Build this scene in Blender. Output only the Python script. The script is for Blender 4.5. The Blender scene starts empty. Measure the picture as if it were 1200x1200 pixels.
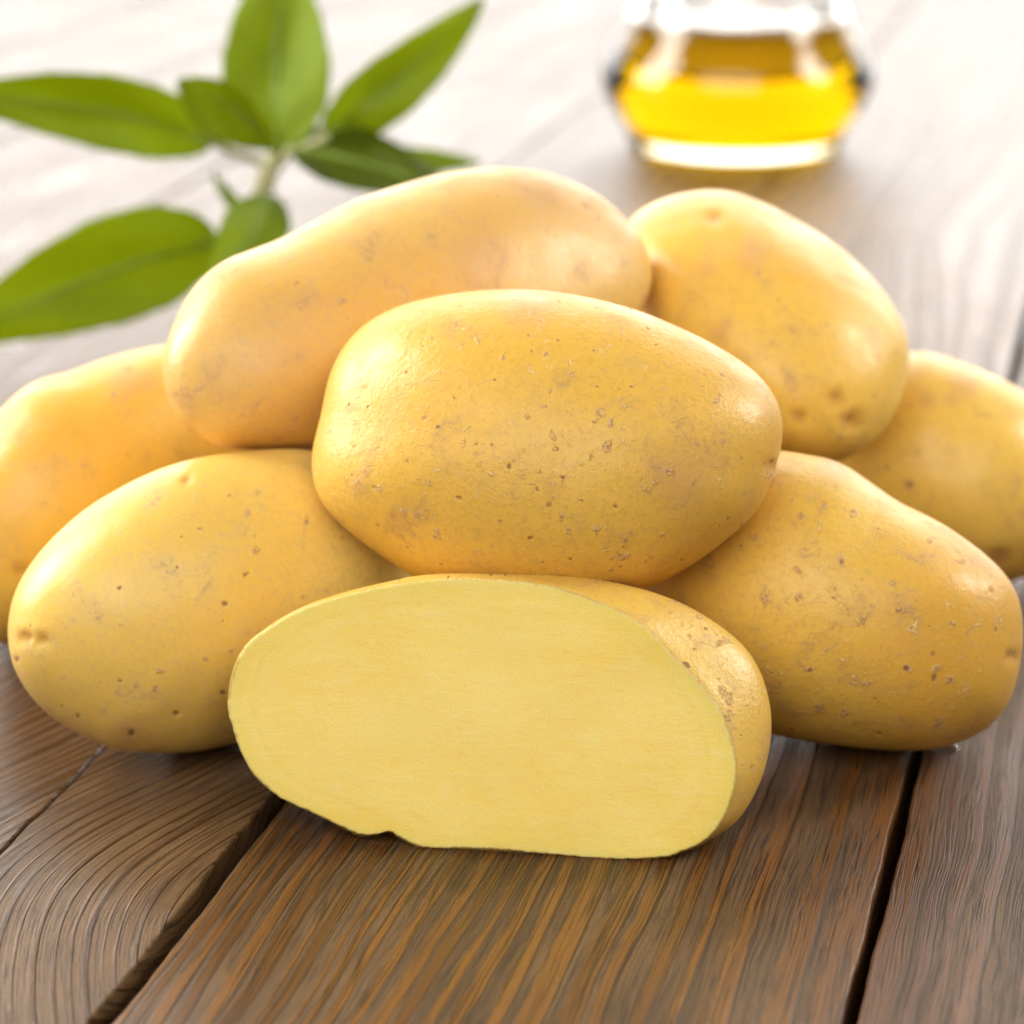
import bpy, bmesh, math
import numpy as np
from mathutils import Vector, Matrix

# ------------------------------------------------------------------ camera, light, exposure
F = 3400.0 / 1200.0                       # focal length in picture widths
PITCH = math.atan2(1022.0, 3400.0)
Z0 = 0.497
CAM_H = Z0 * (math.sin(PITCH) + 400 / 3400.0 * math.cos(PITCH))
PLANK_ANGLE = math.atan2(0.2365, 1.0442)

scene = bpy.context.scene
cam_data = bpy.data.cameras.new('camera')
cam = bpy.data.objects.new('camera', cam_data)
scene.collection.objects.link(cam)
cam.location = (0, 0, CAM_H)
cam.rotation_euler = (math.pi / 2 - PITCH, 0, 0)
cam_data.sensor_width = 36
cam_data.lens = F * 36
cam_data.clip_start = 0.01
cam_data.clip_end = 50
cam_data.dof.use_dof = True
cam_data.dof.focus_distance = 0.487
cam_data.dof.aperture_fstop = 16.0
cam_data.dof.aperture_blades = 0
scene.camera = cam

world = bpy.data.worlds.new('World')
scene.world = world
world.use_nodes = True
world.node_tree.nodes['Background'].inputs[0].default_value = (1.0, 0.97, 0.93, 1)
world.node_tree.nodes['Background'].inputs[1].default_value = 0.12


def area_light(name, loc, target, sx, sy, radiance, color):
    L = bpy.data.lights.new(name, 'AREA')
    L.shape = 'RECTANGLE'
    L.size, L.size_y = sx, sy
    L.energy = radiance * math.pi * sx * sy
    L.color = color
    o = bpy.data.objects.new(name, L)
    scene.collection.objects.link(o)
    o.location = loc
    d = Vector(target) - Vector(loc)
    o.rotation_euler = d.to_track_quat('-Z', 'Y').to_euler()
    return o


area_light('back_softbox', (0.15, 2.40, 0.74), (0.13, 0.9, 0.55), 3.0, 1.40, 3.9, (1.0, 0.965, 0.93))
area_light('left_softbox', (-0.95, 1.00, 0.56), (-0.02, 0.56, 0.04), 0.55, 0.80, 17.5, (1.0, 0.965, 0.90))
area_light('right_softbox', (0.95, 0.85, 0.54), (0.03, 0.56, 0.05), 0.34, 0.46, 18.0, (1.0, 0.965, 0.90))
area_light('front_softbox', (-0.20, -0.45, 0.80), (0.0, 0.50, 0.03), 1.50, 1.00, 3.7, (1.0, 0.965, 0.90))

scene.view_settings.view_transform = 'Standard'
scene.view_settings.look = 'None'
scene.view_settings.exposure = 0.04
scene.view_settings.gamma = 1.0
scene.view_settings.use_curve_mapping = False
scene.render.engine = 'CYCLES'
scene.cycles.use_denoising = True
scene.cycles.max_bounces = 10
scene.cycles.diffuse_bounces = 4
scene.cycles.glossy_bounces = 3
scene.cycles.transmission_bounces = 10
scene.cycles.use_adaptive_sampling = True
scene.cycles.adaptive_threshold = 0.03
scene.cycles.sample_clamp_indirect = 6.0

CP, SP = math.cos(PITCH), math.sin(PITCH)


def place(u, v, z):
    """a viewing ray through (u, v) of the 1200 px picture, followed to axial distance z -> world position"""
    u = np.asarray(u, float); v = np.asarray(v, float); z = np.asarray(z, float)
    xc = (u - 600) / 3400.0 * z
    yc = -(v - 600) / 3400.0 * z
    return np.stack([xc + 0 * z, yc * SP + z * CP, CAM_H + yc * CP - z * SP], -1)


def table_depth(v):
    return CAM_H / (SP + (np.asarray(v, float) - 600) / 3400.0 * CP)


# ------------------------------------------------------------------ object helpers
COL = scene.collection


def tag(o, label=None, category=None, group=None, kind=None):
    if label: o['label'] = label
    if category: o['category'] = category
    if group: o['group'] = group
    if kind: o['kind'] = kind
    return o


def empty(name, loc=(0, 0, 0), rz=0.0):
    o = bpy.data.objects.new(name, None)
    o.empty_display_size = 0.02
    COL.objects.link(o)
    o.location = loc
    o.rotation_euler = (0, 0, rz)
    return o


def mesh_obj(name, verts, faces, mat, parent=None, smooth=True, loc=None):
    me = bpy.data.meshes.new(name)
    me.from_pydata([tuple(v) for v in verts], [], [tuple(f) for f in faces])
    me.update()
    if smooth:
        me.polygons.foreach_set('use_smooth', np.ones(len(me.polygons), bool))
    o = bpy.data.objects.new(name, me)
    COL.objects.link(o)
    if mat: me.materials.append(mat)
    if parent: o.parent = parent
    if loc is not None: o.location = loc
    return o


def plane_waves(P, scale, seed, n=28):
    """smooth band-limited noise, about -1..1, for numpy points"""
    r = np.random.RandomState(seed)
    k = r.normal(size=(n, 3)); k /= np.linalg.norm(k, axis=1)[:, None]
    k *= (scale * r.uniform(0.6, 1.5, n))[:, None]
    ph = r.uniform(0, 6.283, n)
    return np.sin(P @ k.T + ph).sum(1) / math.sqrt(n) * 0.9


# ------------------------------------------------------------------ node helpers
class NT:
    def __init__(self, name):
        self.mat = bpy.data.materials.new(name)
        self.mat.use_nodes = True
        self.t = self.mat.node_tree
        self.t.nodes.clear()
        self.out = self.t.nodes.new('ShaderNodeOutputMaterial')

    def n(self, kind, **kw):
        nd = self.t.nodes.new(kind)
        for k, v in kw.items(): setattr(nd, k, v)
        return nd

    def link(self, a, b):
        self.t.links.new(a, b)

    def put(self, sock, v):
        if isinstance(v, bpy.types.NodeSocket): self.link(v, sock)
        elif isinstance(v, (tuple, list)) and len(v) == 3 and sock.type == 'RGBA': sock.default_value = (*v, 1)
        else: sock.default_value = v

    def m(self, op, a, b=0.0, c=0.0, clamp=False):
        nd = self.n('ShaderNodeMath', operation=op, use_clamp=clamp)
        self.put(nd.inputs[0], a); self.put(nd.inputs[1], b)
        if len(nd.inputs) > 2: self.put(nd.inputs[2], c)
        return nd.outputs[0]

    def sstep(self, x, a, b, lo=0.0, hi=1.0):
        nd = self.n('ShaderNodeMapRange', interpolation_type='SMOOTHSTEP')
        self.put(nd.inputs[0], x)
        for i, v in enumerate((a, b, lo, hi)): self.put(nd.inputs[i + 1], v)
        return nd.outputs[0]

    def mix(self, fac, a, b, blend='MIX'):
        nd = self.n('ShaderNodeMix', data_type='RGBA', blend_type=blend)
        self.put(nd.inputs[0], fac); self.put(nd.inputs[6], a); self.put(nd.inputs[7], b)
        return nd.outputs[2]

    def noise(self, vec, scale=1.0, detail=2.0, rough=0.5, dist=0.0):
        nd = self.n('ShaderNodeTexNoise')
        self.put(nd.inputs['Vector'], vec)
        nd.inputs['Scale'].default_value = scale
        nd.inputs['Detail'].default_value = detail
        nd.inputs['Roughness'].default_value = rough
        nd.inputs['Distortion'].default_value = dist
        return nd.outputs[0]

    def comb(self, x, y, z=0.0):
        nd = self.n('ShaderNodeCombineXYZ')
        for i, v in enumerate((x, y, z)): self.put(nd.inputs[i], v)
        return nd.outputs[0]

    def attr(self, name):
        return self.n('ShaderNodeAttribute', attribute_name=name).outputs['Fac']

    def bump(self, height, dist, strength=1.0, normal=None):
        nd = self.n('ShaderNodeBump')
        nd.inputs['Strength'].default_value = strength
        nd.inputs['Distance'].default_value = dist
        self.put(nd.inputs['Height'], height)
        if normal: self.link(normal, nd.inputs['Normal'])
        return nd.outputs[0]

    def principled(self, **kw):
        nd = self.n('ShaderNodeBsdfPrincipled')
        for k, v in kw.items(): self.put(nd.inputs[k.replace('_', ' ')], v)
        return nd

    def finish(self, shader):
        self.link(shader, self.out.inputs[0])
        return self.mat


# ------------------------------------------------------------------ materials
def skin_material(name, tint=(1, 1, 1), net=1.0, dots=1.0, gloss=0.0, relief=1.0):
    N = NT(name)
    tc = N.n('ShaderNodeTexCoord').outputs['Object']
    rnd = N.n('ShaderNodeObjectInfo').outputs['Random']
    off = N.n('ShaderNodeVectorMath', operation='ADD')
    N.link(tc, off.inputs[0])
    N.link(N.comb(N.m('MULTIPLY', rnd, 3.1), N.m('MULTIPLY', rnd, 7.7), N.m('MULTIPLY', rnd, 1.3)), off.inputs[1])
    P = off.outputs[0]
    mid = N.noise(P, 130, 3, 0.6, 0.4)
    fine = N.noise(P, 850, 3, 0.7)
    grain = N.noise(P, 2600, 1, 0.6)
    low = N.attr('low')
    ca = tuple(a * b for a, b in zip((0.765, 0.480, 0.080), tint))
    cb = tuple(a * b for a, b in zip((0.715, 0.392, 0.052), tint))
    cc = tuple(a * b for a, b in zip((0.610, 0.355, 0.085), tint))
    col = N.mix(N.sstep(low, -0.8, 0.9), ca, cb)
    col = N.mix(N.m('MULTIPLY', N.sstep(mid, 0.50, 0.70), 0.55), col, cc)
    col = N.mix(N.m('MULTIPLY', N.sstep(fine, 0.48, 0.66), 0.55), col, cc)
    col = N.mix(N.m('MULTIPLY', N.sstep(grain, 0.55, 0.72), 0.22), col, (0.56, 0.30, 0.09))
    col = N.mix(N.m('MULTIPLY', N.sstep(grain, 0.28, 0.42, 1.0, 0.0), 0.22), col, (0.82, 0.60, 0.22))
    # small lenticels: a few of the cells carry a dot
    vo = N.n('ShaderNodeTexVoronoi'); N.link(P, vo.inputs['Vector']); vo.inputs['Scale'].default_value = 330
    cellr = N.n('ShaderNodeSeparateColor'); N.link(vo.outputs['Color'], cellr.inputs[0])
    rad = N.m('MULTIPLY', N.sstep(cellr.outputs[0], 0.62, 1.0), 0.17 * dots)
    wob = N.m('MULTIPLY', N.m('SUBTRACT', fine, 0.5), 0.35)
    dot = N.m('SUBTRACT', 1.0, N.sstep(N.m('SUBTRACT', N.m('ADD', vo.outputs['Distance'], wob), rad), -0.07, 0.05))
    dot = N.m('MULTIPLY', dot, N.sstep(cellr.outputs[0], 0.62, 0.66))
    dot = N.m('MULTIPLY', dot, N.sstep(cellr.outputs[1], 0.0, 1.0, 0.12, 0.62))
    # thin torn threads of skin, in patches only
    thr = N.noise(P, 200, 2, 0.6, 1.2)
    ridge = N.m('SUBTRACT', 1.0, N.sstep(N.m('ABSOLUTE', N.m('SUBTRACT', thr, 0.5)), 0.003, 0.014))
    brk = N.m('MULTIPLY', N.sstep(N.noise(P, 430, 0, 0.5), 0.50, 0.58), N.sstep(mid, 0.44, 0.58))
    thread = N.m('MULTIPLY', N.m('MULTIPLY', ridge, brk), net)
    scurf = N.m('MULTIPLY', N.sstep(mid, 0.57, 0.70), N.sstep(fine, 0.47, 0.58))
    col = N.mix(N.m('MULTIPLY', scurf, 0.45), col, (0.45, 0.245, 0.11))
    col = N.mix(N.m('MULTIPLY', thread, 0.50), col, (0.86, 0.68, 0.38))
    col = N.mix(dot, col, (0.36, 0.165, 0.07))
    # the marks of this very potato
    edge = N.m('MULTIPLY', N.m('SUBTRACT', fine, 0.5), 1.5)
    spot = N.attr('spot'); flake = N.attr('flake'); eye = N.attr('eye'); blush = N.attr('blush')
    col = N.mix(N.m('MULTIPLY', N.sstep(eye, 0.05, 1.0), 0.75), col, (0.55, 0.26, 0.05))
    col = N.mix(N.m('MULTIPLY', N.sstep(blush, 0.0, 1.0), 0.55), col, (0.60, 0.33, 0.13))
    fl = N.m('MULTIPLY', N.sstep(N.m('ADD', flake, edge), 0.28, 0.72), N.sstep(flake, 0.02, 0.12))
    col = N.mix(N.m('MULTIPLY', fl, 0.70), col, N.mix(N.sstep(grain, 0.40, 0.60), (0.33, 0.150, 0.065), (0.70, 0.47, 0.24)))
    sp = N.m('MULTIPLY', N.sstep(N.m('ADD', spot, N.m('MULTIPLY', edge, 0.6)), 0.22, 0.75), N.sstep(spot, 0.02, 0.10))
    col = N.mix(N.m('MULTIPLY', sp, 0.80), col, (0.235, 0.095, 0.045))
    h = N.m('MULTIPLY', fine, 0.55)
    h = N.m('ADD', h, N.m('MULTIPLY', thread, 0.75))
    h = N.m('ADD', h, N.m('MULTIPLY', grain, 0.16))
    h = N.m('SUBTRACT', h, N.m('MULTIPLY', N.m('MAXIMUM', dot, sp), 0.40))
    h = N.m('ADD', h, N.m('MULTIPLY', fl, N.m('MULTIPLY', fine, 0.7)))
    nb = N.bump(h, 0.00026 * relief, 0.9)
    rough = N.m('ADD', 0.33 - gloss, N.m('MULTIPLY', N.sstep(mid, 0.35, 0.7), 0.16))
    rough = N.m('ADD', rough, N.m('MULTIPLY', N.m('MAXIMUM', fl, sp), 0.3), clamp=True)
    b = N.principled(Base_Color=col, Roughness=rough, Normal=nb, Subsurface_Weight=0.36,
                     Subsurface_Radius=(1.0, 0.48, 0.12), Subsurface_Scale=0.0038, IOR=1.44)
    return N.finish(b.outputs[0])


def flesh_material():
    N = NT('potato_flesh')
    P = N.n('ShaderNodeTexCoord').outputs['Object']
    st = N.n('ShaderNodeMapping'); N.link(P, st.inputs[0]); st.inputs['Scale'].default_value = (0.45, 1, 1)
    big = N.noise(st.outputs[0], 60, 4, 0.6, 0.6)
    mid = N.noise(st.outputs[0], 420, 4, 0.7, 0.3)
    fine = N.noise(P, 2400, 3, 0.7)
    col = N.mix(N.sstep(big, 0.36, 0.66), (0.95, 0.715, 0.195), (0.94, 0.665, 0.150))
    col = N.mix(N.m('MULTIPLY', N.sstep(mid, 0.46, 0.72), 0.40), col, (0.94, 0.750, 0.30))
    rim = N.attr('rim')
    col = N.mix(N.m('MULTIPLY', N.sstep(rim, 0.0, 1.0), 0.30), col, (0.97, 0.650, 0.105))
    ring = N.m('MULTIPLY', N.attr('ring'), N.sstep(mid, 0.35, 0.60))
    col = N.mix(N.m('MULTIPLY', ring, 0.45), col, (0.90, 0.600, 0.110))
    col = N.mix(N.m('MULTIPLY', N.attr('core'), 0.5), col, (0.93, 0.735, 0.250))
    rough_edge = N.m('MULTIPLY', N.sstep(N.m('ADD', N.attr('edge'), N.m('MULTIPLY', N.m('SUBTRACT', fine, 0.5), 1.3)), 0.45, 0.75), N.sstep(N.attr('edge'), 0.05, 0.3))
    col = N.mix(N.m('MULTIPLY', rough_edge, 0.60), col, (0.62, 0.38, 0.16))
    col = N.mix(N.m('MULTIPLY', N.sstep(fine, 0.60, 0.72), 0.40), col, (0.95, 0.83, 0.50))
    dr = N.n('ShaderNodeMapping'); N.link(P, dr.inputs[0]); dr.inputs['Scale'].default_value = (0.06, 1, 1); dr.inputs['Rotation'].default_value = (0, 0.06, 0)
    drag = N.noise(dr.outputs[0], 700, 2, 0.6)
    col = N.mix(N.m('MULTIPLY', N.sstep(drag, 0.50, 0.68), 0.16), col, (0.96, 0.775, 0.32))
    h = N.m('ADD', N.m('MULTIPLY', mid, 0.5), N.m('ADD', N.m('MULTIPLY', fine, 0.45), N.m('MULTIPLY', drag, 0.15)))
    nb = N.bump(h, 0.00022, 0.9)
    b = N.principled(Base_Color=col, Roughness=N.sstep(mid, 0.3, 0.7, 0.26, 0.46), Normal=nb, Subsurface_Weight=0.40,
                     Subsurface_Radius=(1.0, 0.62, 0.20), Subsurface_Scale=0.0050, IOR=1.40)
    return N.finish(b.outputs[0])


def wood_material(name, wc, style):
    """W, S: millimetres across and along the boards; style gives growth-ring layout and colours"""
    N = NT(name)
    sep = N.n('ShaderNodeSeparateXYZ'); N.link(N.n('ShaderNodeTexCoord').outputs['Object'], sep.inputs[0])
    W = N.m('ADD', N.m('MULTIPLY', sep.outputs[0], 1000), wc * 1000)
    S = N.m('MULTIPLY', sep.outputs[1], 1000)
    Z = N.m('MULTIPLY', sep.outputs[2], 1000)
    slow = N.noise(N.comb(N.m('MULTIPLY', W, 0.016), N.m('MULTIPLY', S, 0.0042), style['seed']), 1, 2, 0.5)
    wav = N.noise(N.comb(N.m('MULTIPLY', W, 0.07), N.m('MULTIPLY', S, 0.022), style['seed'] + 5), 1, 2, 0.5)
    warp = N.m('ADD', N.m('MULTIPLY', N.m('SUBTRACT', slow, 0.5), style['slow']), N.m('MULTIPLY', N.m('SUBTRACT', wav, 0.5), style['wav']))
    w = N.m('ADD', W, warp)
    w = N.m('ADD', w, N.m('MULTIPLY', Z, 0.8))
    if 'bend' in style:                      # rings sweeping round a knot
        s0, L, amp = style['bend']
        d = N.m('DIVIDE', N.m('SUBTRACT', S, s0), L)
        g = N.m('SUBTRACT', 1.0, N.m('EXPONENT', N.m('MULTIPLY', N.m('MULTIPLY', d, d), -1.0)))
        w = N.m('SUBTRACT', w, N.m('MULTIPLY', g, amp))
    if 'knot' in style:                      # growth rings crowding round a hidden knot
        kw, ks, rw, rs_, amp = style['knot']
        a = N.m('DIVIDE', N.m('SUBTRACT', W, kw), rw); b_ = N.m('DIVIDE', N.m('SUBTRACT', S, ks), rs_)
        e = N.m('EXPONENT', N.m('MULTIPLY', N.m('ADD', N.m('MULTIPLY', a, a), N.m('MULTIPLY', b_, b_)), -1.0))
        w = N.m('ADD', w, N.m('MULTIPLY', e, amp))
    wl = N.m('SUBTRACT', w, style['w0'])
    irr = N.noise(N.comb(N.m('MULTIPLY', w, 0.11), N.m('MULTIPLY', S, 0.0016), style['seed'] + 31), 1, 1, 0.5)
    ph = N.m('ADD', N.m('MULTIPLY', wl, style['f1']), N.m('MULTIPLY', N.m('MULTIPLY', wl, wl), style['f2']))
    ph = N.m('ADD', ph, N.m('MULTIPLY', irr, style.get('irr', 1.0)))
    saw = N.m('FRACT', ph)
    ring_id = N.m('FLOOR', ph)
    wn = N.n('ShaderNodeTexWhiteNoise', noise_dimensions='1D'); N.link(N.m('ADD', ring_id, style['seed']), wn.inputs['W'])
    rv = wn.outputs[0]
    a0, a1 = style['late']
    fib = N.noise(N.comb(N.m('MULTIPLY', w, 2.4), N.m('MULTIPLY', S, 0.085), style['seed']), 1, 3, 0.65)
    sh = N.m('MULTIPLY', N.m('SUBTRACT', rv, 0.5), style.get('vary', 0.3))
    sh = N.m('ADD', sh, N.m('MULTIPLY', N.m('SUBTRACT', fib, 0.5), style.get('fuzz', 0.5)))
    if 'split' in style: sh = N.m('ADD', sh, N.m('MULTIPLY', N.m('LESS_THAN', W, style['split']), 0.30))
    late = N.m('MULTIPLY', N.sstep(N.m('ADD', saw, sh), a0, a1), N.m('SUBTRACT', 1.0, N.sstep(saw, style.get('drop', 0.93), 1.0)))
    line = N.m('MULTIPLY', N.sstep(saw, 0.90, 0.965), N.m('SUBTRACT', 1.0, N.sstep(saw, 0.975, 1.0)))
    fib2 = N.noise(N.comb(N.m('MULTIPLY', w, 6.5), N.m('MULTIPLY', S, 0.75), style['seed'] + 2), 1, 3, 0.75)
    blot = N.noise(N.comb(N.m('MULTIPLY', W, 0.045), N.m('MULTIPLY', S, 0.012), style['seed'] + 9), 1, 2, 0.6)
    e1, e2, l1, l2, dk = style['cols']
    early = N.mix(N.sstep(blot, 0.35, 0.65), e1, e2)
    latec = N.mix(N.sstep(N.m('ADD', rv, N.m('SUBTRACT', blot, 0.5)), 0.25, 0.85), l1, l2)
    col = N.mix(N.m('MULTIPLY', late, style.get('latemix', 0.9)), early, latec)
    col = N.mix(N.m('MULTIPLY', line, style['linemix']), col, dk)
    fm = N.m('MULTIPLY', N.sstep(fib, 0.36, 0.52, 1.0, 0.0), N.m('SUBTRACT', 1.0, N.m('MULTIPLY', late, 0.55)))
    col = N.mix(N.m('MULTIPLY', fm, 0.60), col, dk)
    col = N.mix(N.m('MULTIPLY', N.sstep(fib2, 0.60, 0.74), N.m('SUBTRACT', 0.50, N.m('MULTIPLY', late, 0.34))), col, (0.34, 0.27, 0.19))
    col = N.mix(N.m('MULTIPLY', N.sstep(fib2, 0.32, 0.46, 1.0, 0.0), N.m('SUBTRACT', 0.55, N.m('MULTIPLY', late, 0.30))), col, dk)
    ln = N.noise(N.comb(N.m('MULTIPLY', w, 0.85), N.m('MULTIPLY', S, 0.009), style['seed'] + 17), 1, 2, 0.7)
    lnm = N.m('SUBTRACT', 1.0, N.sstep(N.m('ABSOLUTE', N.m('SUBTRACT', ln, 0.5)), 0.004, 0.030))
    col = N.mix(N.m('MULTIPLY', lnm, style.get('lines', 0.6)), col, dk)
    gr = N.noise(N.comb(N.m('MULTIPLY', w, 9.0), N.m('MULTIPLY', S, 2.2), style['seed'] + 23), 1, 2, 0.7)
    ga = N.m('SUBTRACT', 0.80, N.m('MULTIPLY', late, 0.40))
    col = N.mix(N.m('MULTIPLY', N.sstep(gr, 0.50, 0.66), N.m('MULTIPLY', ga, 0.45)), col, (0.28, 0.19, 0.11))
    col = N.mix(N.m('MULTIPLY', N.sstep(gr, 0.36, 0.50, 1.0, 0.0), N.m('MULTIPLY', ga, 0.75)), col, dk)
    # pale dust specks and scratches
    sc = N.noise(N.comb(N.m('MULTIPLY', W, 0.9), N.m('MULTIPLY', S, 0.7), 3.3), 1, 3, 0.8)
    col = N.mix(N.sstep(sc, 0.72, 0.78), col, (0.45, 0.37, 0.28))
    h = N.m('MULTIPLY', late, style['relief'])
    h = N.m('ADD', h, N.m('MULTIPLY', N.m('SUBTRACT', 1.0, fm), 0.30))
    h = N.m('ADD', h, N.m('MULTIPLY', N.m('ADD', fib2, gr), 0.28))
    h = N.m('SUBTRACT', h, N.m('MULTIPLY', N.m('MAXIMUM', line, lnm), 0.30))
    nb = N.bump(h, 0.00034, style.get('bump', 0.9))
    rough = N.m('ADD', style.get('rough', 0.23), N.m('MULTIPLY', N.m('SUBTRACT', 1.0, late), 0.17))
    worn = N.sstep(S, 650, 1000, 1.0, 0.72)              # the near end of the boards is scrubbed duller than the far end
    rough = N.m('MULTIPLY', rough, worn)
    b = N.principled(Base_Color=col, Roughness=rough, Normal=nb, IOR=1.36)
    return N.finish(b.outputs[0])


GREY1, GREY2 = (0.225, 0.126, 0.054), (0.150, 0.078, 0.032)
WOOD_A = dict(seed=2.0, split=-187.0, slow=5, wav=1.2, w0=-260, f1=0.36, f2=0.0, bend=(421, 62, 29), late=(0.62, 0.86), irr=2.2, vary=0.35, fuzz=0.35,
              cols=(GREY1, GREY2, (0.128, 0.054, 0.015), (0.082, 0.034, 0.010), (0.026, 0.012, 0.005)), latemix=0.95, linemix=0.9, relief=1.0)
WOOD_B = dict(seed=11.0, slow=14, wav=2.0, w0=-146, f1=0.370, f2=-0.00130, late=(0.30, 0.52), irr=2.2, vary=0.5, fuzz=0.55, knot=(-78, 1010, 26, 110, 15), lines=0.85,
              cols=((0.165, 0.090, 0.039), (0.095, 0.047, 0.018), (0.215, 0.085, 0.016), (0.125, 0.047, 0.011), (0.020, 0.009, 0.004)), linemix=0.9, relief=0.4)
WOOD_C = dict(seed=23.0, slow=12, wav=2.4, w0=-38, f1=0.190, f2=-0.0003, late=(0.15, 0.55), irr=2.0, vary=0.4, fuzz=0.9, drop=0.75, lines=0.85,
              cols=((0.160, 0.094, 0.048), (0.092, 0.050, 0.023), (0.145, 0.054, 0.015), (0.098, 0.036, 0.011), (0.020, 0.009, 0.004)), linemix=0.6, relief=0.15, rough=0.34, bump=0.6)
WOOD_D = dict(seed=37.0, slow=60, wav=10, w0=0, f1=0.125, f2=0.0, late=(0.42, 0.62), irr=2.0, vary=0.4, fuzz=0.6,
              cols=((0.180, 0.115, 0.064), (0.128, 0.076, 0.039), (0.150, 0.072, 0.026), (0.105, 0.048, 0.017), (0.040, 0.019, 0.009)), linemix=0.5, relief=0.7)


def simple_material(name, color, rough, **kw):
    N = NT(name)
    tc = N.n('ShaderNodeTexCoord').outputs['Object']
    nz = N.noise(tc, 120, 4, 0.6)
    col = N.mix(N.sstep(nz, 0.3, 0.7), color, tuple(c * 0.8 for c in color))
    b = N.principled(Base_Color=col, Roughness=rough, **kw)
    return N.finish(b.outputs[0])


def leaf_material(name, c1, c2, trans):
    N = NT(name)
    P = N.n('ShaderNodeTexCoord').outputs['Object']
    vein = N.attr('vein')
    n1 = N.noise(P, 90, 3, 0.6)
    peb = N.n('ShaderNodeTexVoronoi'); N.link(P, peb.inputs['Vector']); peb.inputs['Scale'].default_value = 900
    col = N.mix(N.sstep(n1, 0.35, 0.65), c1, c2)
    col = N.mix(N.m('MULTIPLY', vein, 0.45), col, (0.30, 0.42, 0.06))
    nb = N.bump(N.m('SUBTRACT', peb.outputs['Distance'], N.m('MULTIPLY', vein, 0.6)), 0.0004, 0.6)
    b = N.principled(Base_Color=col, Roughness=0.58, Normal=nb, IOR=1.35)
    tr = N.n('ShaderNodeBsdfTranslucent'); N.put(tr.inputs[0], N.mix(0.0, trans, trans)); N.link(nb, tr.inputs['Normal'])
    mx = N.n('ShaderNodeMixShader'); mx.inputs[0].default_value = 0.42
    N.link(b.outputs[0], mx.inputs[1]); N.link(tr.outputs[0], mx.inputs[2])
    return N.finish(mx.outputs[0])


MAT_FLESH = flesh_material()
MAT_GLASS = NT('clear_glass'); _b = MAT_GLASS.principled(Base_Color=(0.985, 0.995, 0.99), Roughness=0.0, IOR=1.50, Transmission_Weight=1.0)
MAT_GLASS = MAT_GLASS.finish(_b.outputs[0])
_o = NT('olive_oil'); _v = _o.n('ShaderNodeVolumeAbsorption'); _v.inputs['Color'].default_value = (0.915, 0.850, 0.0, 1); _v.inputs['Density'].default_value = 100
_o.link(_v.outputs[0], _o.out.inputs['Volume']); MAT_OIL = _o.mat
MAT_WATER = NT('water'); _b = MAT_WATER.principled(Base_Color=(1, 1, 1), Roughness=0.0, IOR=1.33, Transmission_Weight=1.0)
MAT_WATER = MAT_WATER.finish(_b.outputs[0])

# ------------------------------------------------------------------ table of planks
table = empty('wooden_table', (0, 0, 0), -PLANK_ANGLE)
tag(table, 'weathered brown wooden table top of wide planks under the potatoes', 'table')

GAPS = [-0.6885 - 0.108 * 1, -0.5805 - 0.108, -0.5805, -0.4720, -0.3635, -0.25475, -0.1478, -0.0380, 0.0700, 0.1780, 0.2860]
GAPW = {-0.1478: 0.0036, -0.0380: 0.0023, -0.25475: 0.0013}
S_A, S_B = 0.12, 2.05
THICK = 0.022


def plank(w_lo, w_hi, mat, seed, crack=None, tl=0.0, tr=0.0):
    wc = 0.5 * (w_lo + w_hi)
    half = 0.5 * (w_hi - w_lo)
    r = np.random.RandomState(seed)
    ss = np.concatenate([np.linspace(S_A, 0.62, 300), np.linspace(0.62, S_B, 60)[1:]])
    # cross section as (offset from edge sign, x, z)
    bev = 0.00045
    prof = [(-half, -THICK), (-half, -bev * 1.6), (-half + bev * 0.35, -bev * 0.55), (-half + bev, -0.0001)]
    inner = list(np.linspace(-half + 0.006, half - 0.006, 8))
    if crack:
        cw = crack[0] - wc
        inner = [x for x in inner if abs(x - cw) > 0.003] + [cw - 0.0006, cw - 0.00022, cw, cw + 0.00022, cw + 0.0006]
        inner.sort()
    prof += [(x, 0.0) for x in inner]
    prof += [(half - bev, -0.0001), (half - bev * 0.35, -bev * 0.55), (half, -bev * 1.6), (half, -THICK)]
    n = len(prof)
    V = []
    ph = r.uniform(0, 6.28, 6)
    for s in ss:
        jl = 0.00016 * (math.sin(s * 70 + ph[0]) + 0.7 * math.sin(s * 190 + ph[1]) + 0.3 * math.sin(s * 700 + ph[2])) - tl * min(1, max(0, (s - 0.5) / 0.4))
        jr = 0.00016 * (math.sin(s * 66 + ph[3]) + 0.7 * math.sin(s * 205 + ph[4]) + 0.3 * math.sin(s * 650 + ph[5])) + tr * min(1, max(0, (s - 0.5) / 0.4))
        for i, (x, z) in enumerate(prof):
            if i < 4: x += jl
            if i > n - 5: x += jr
            if crack and z == 0.0:
                cw = crack[0] - wc
                k = min(1, max(0, (s - crack[1]) / 0.01)) * min(1, max(0, (crack[2] - s) / 0.02))
                wob = 0.00022 * math.sin(s * 140) + 0.00012 * math.sin(s * 410)
                if abs(x - cw) < 0.0001: z = -0.005 * k; x += wob
                elif abs(x - cw) < 0.0003: z = -0.0003 * k; x += wob
                elif abs(x - cw) < 0.0007:
                    x += wob
                    if x < cw: z = 0.0
            V.append((x, s, z))
    Fc = []
    for j in range(len(ss) - 1):
        for i in range(n):
            a = j * n + i; b = j * n + (i + 1) % n
            Fc.append((a, b, b + n, a + n))
    Fc.append(tuple(range(n))[::-1])
    Fc.append(tuple((len(ss) - 1) * n + i for i in range(n)))
    o = mesh_obj('plank', V, Fc, mat, table, smooth=False, loc=(wc, 0, 0))
    return o


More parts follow.
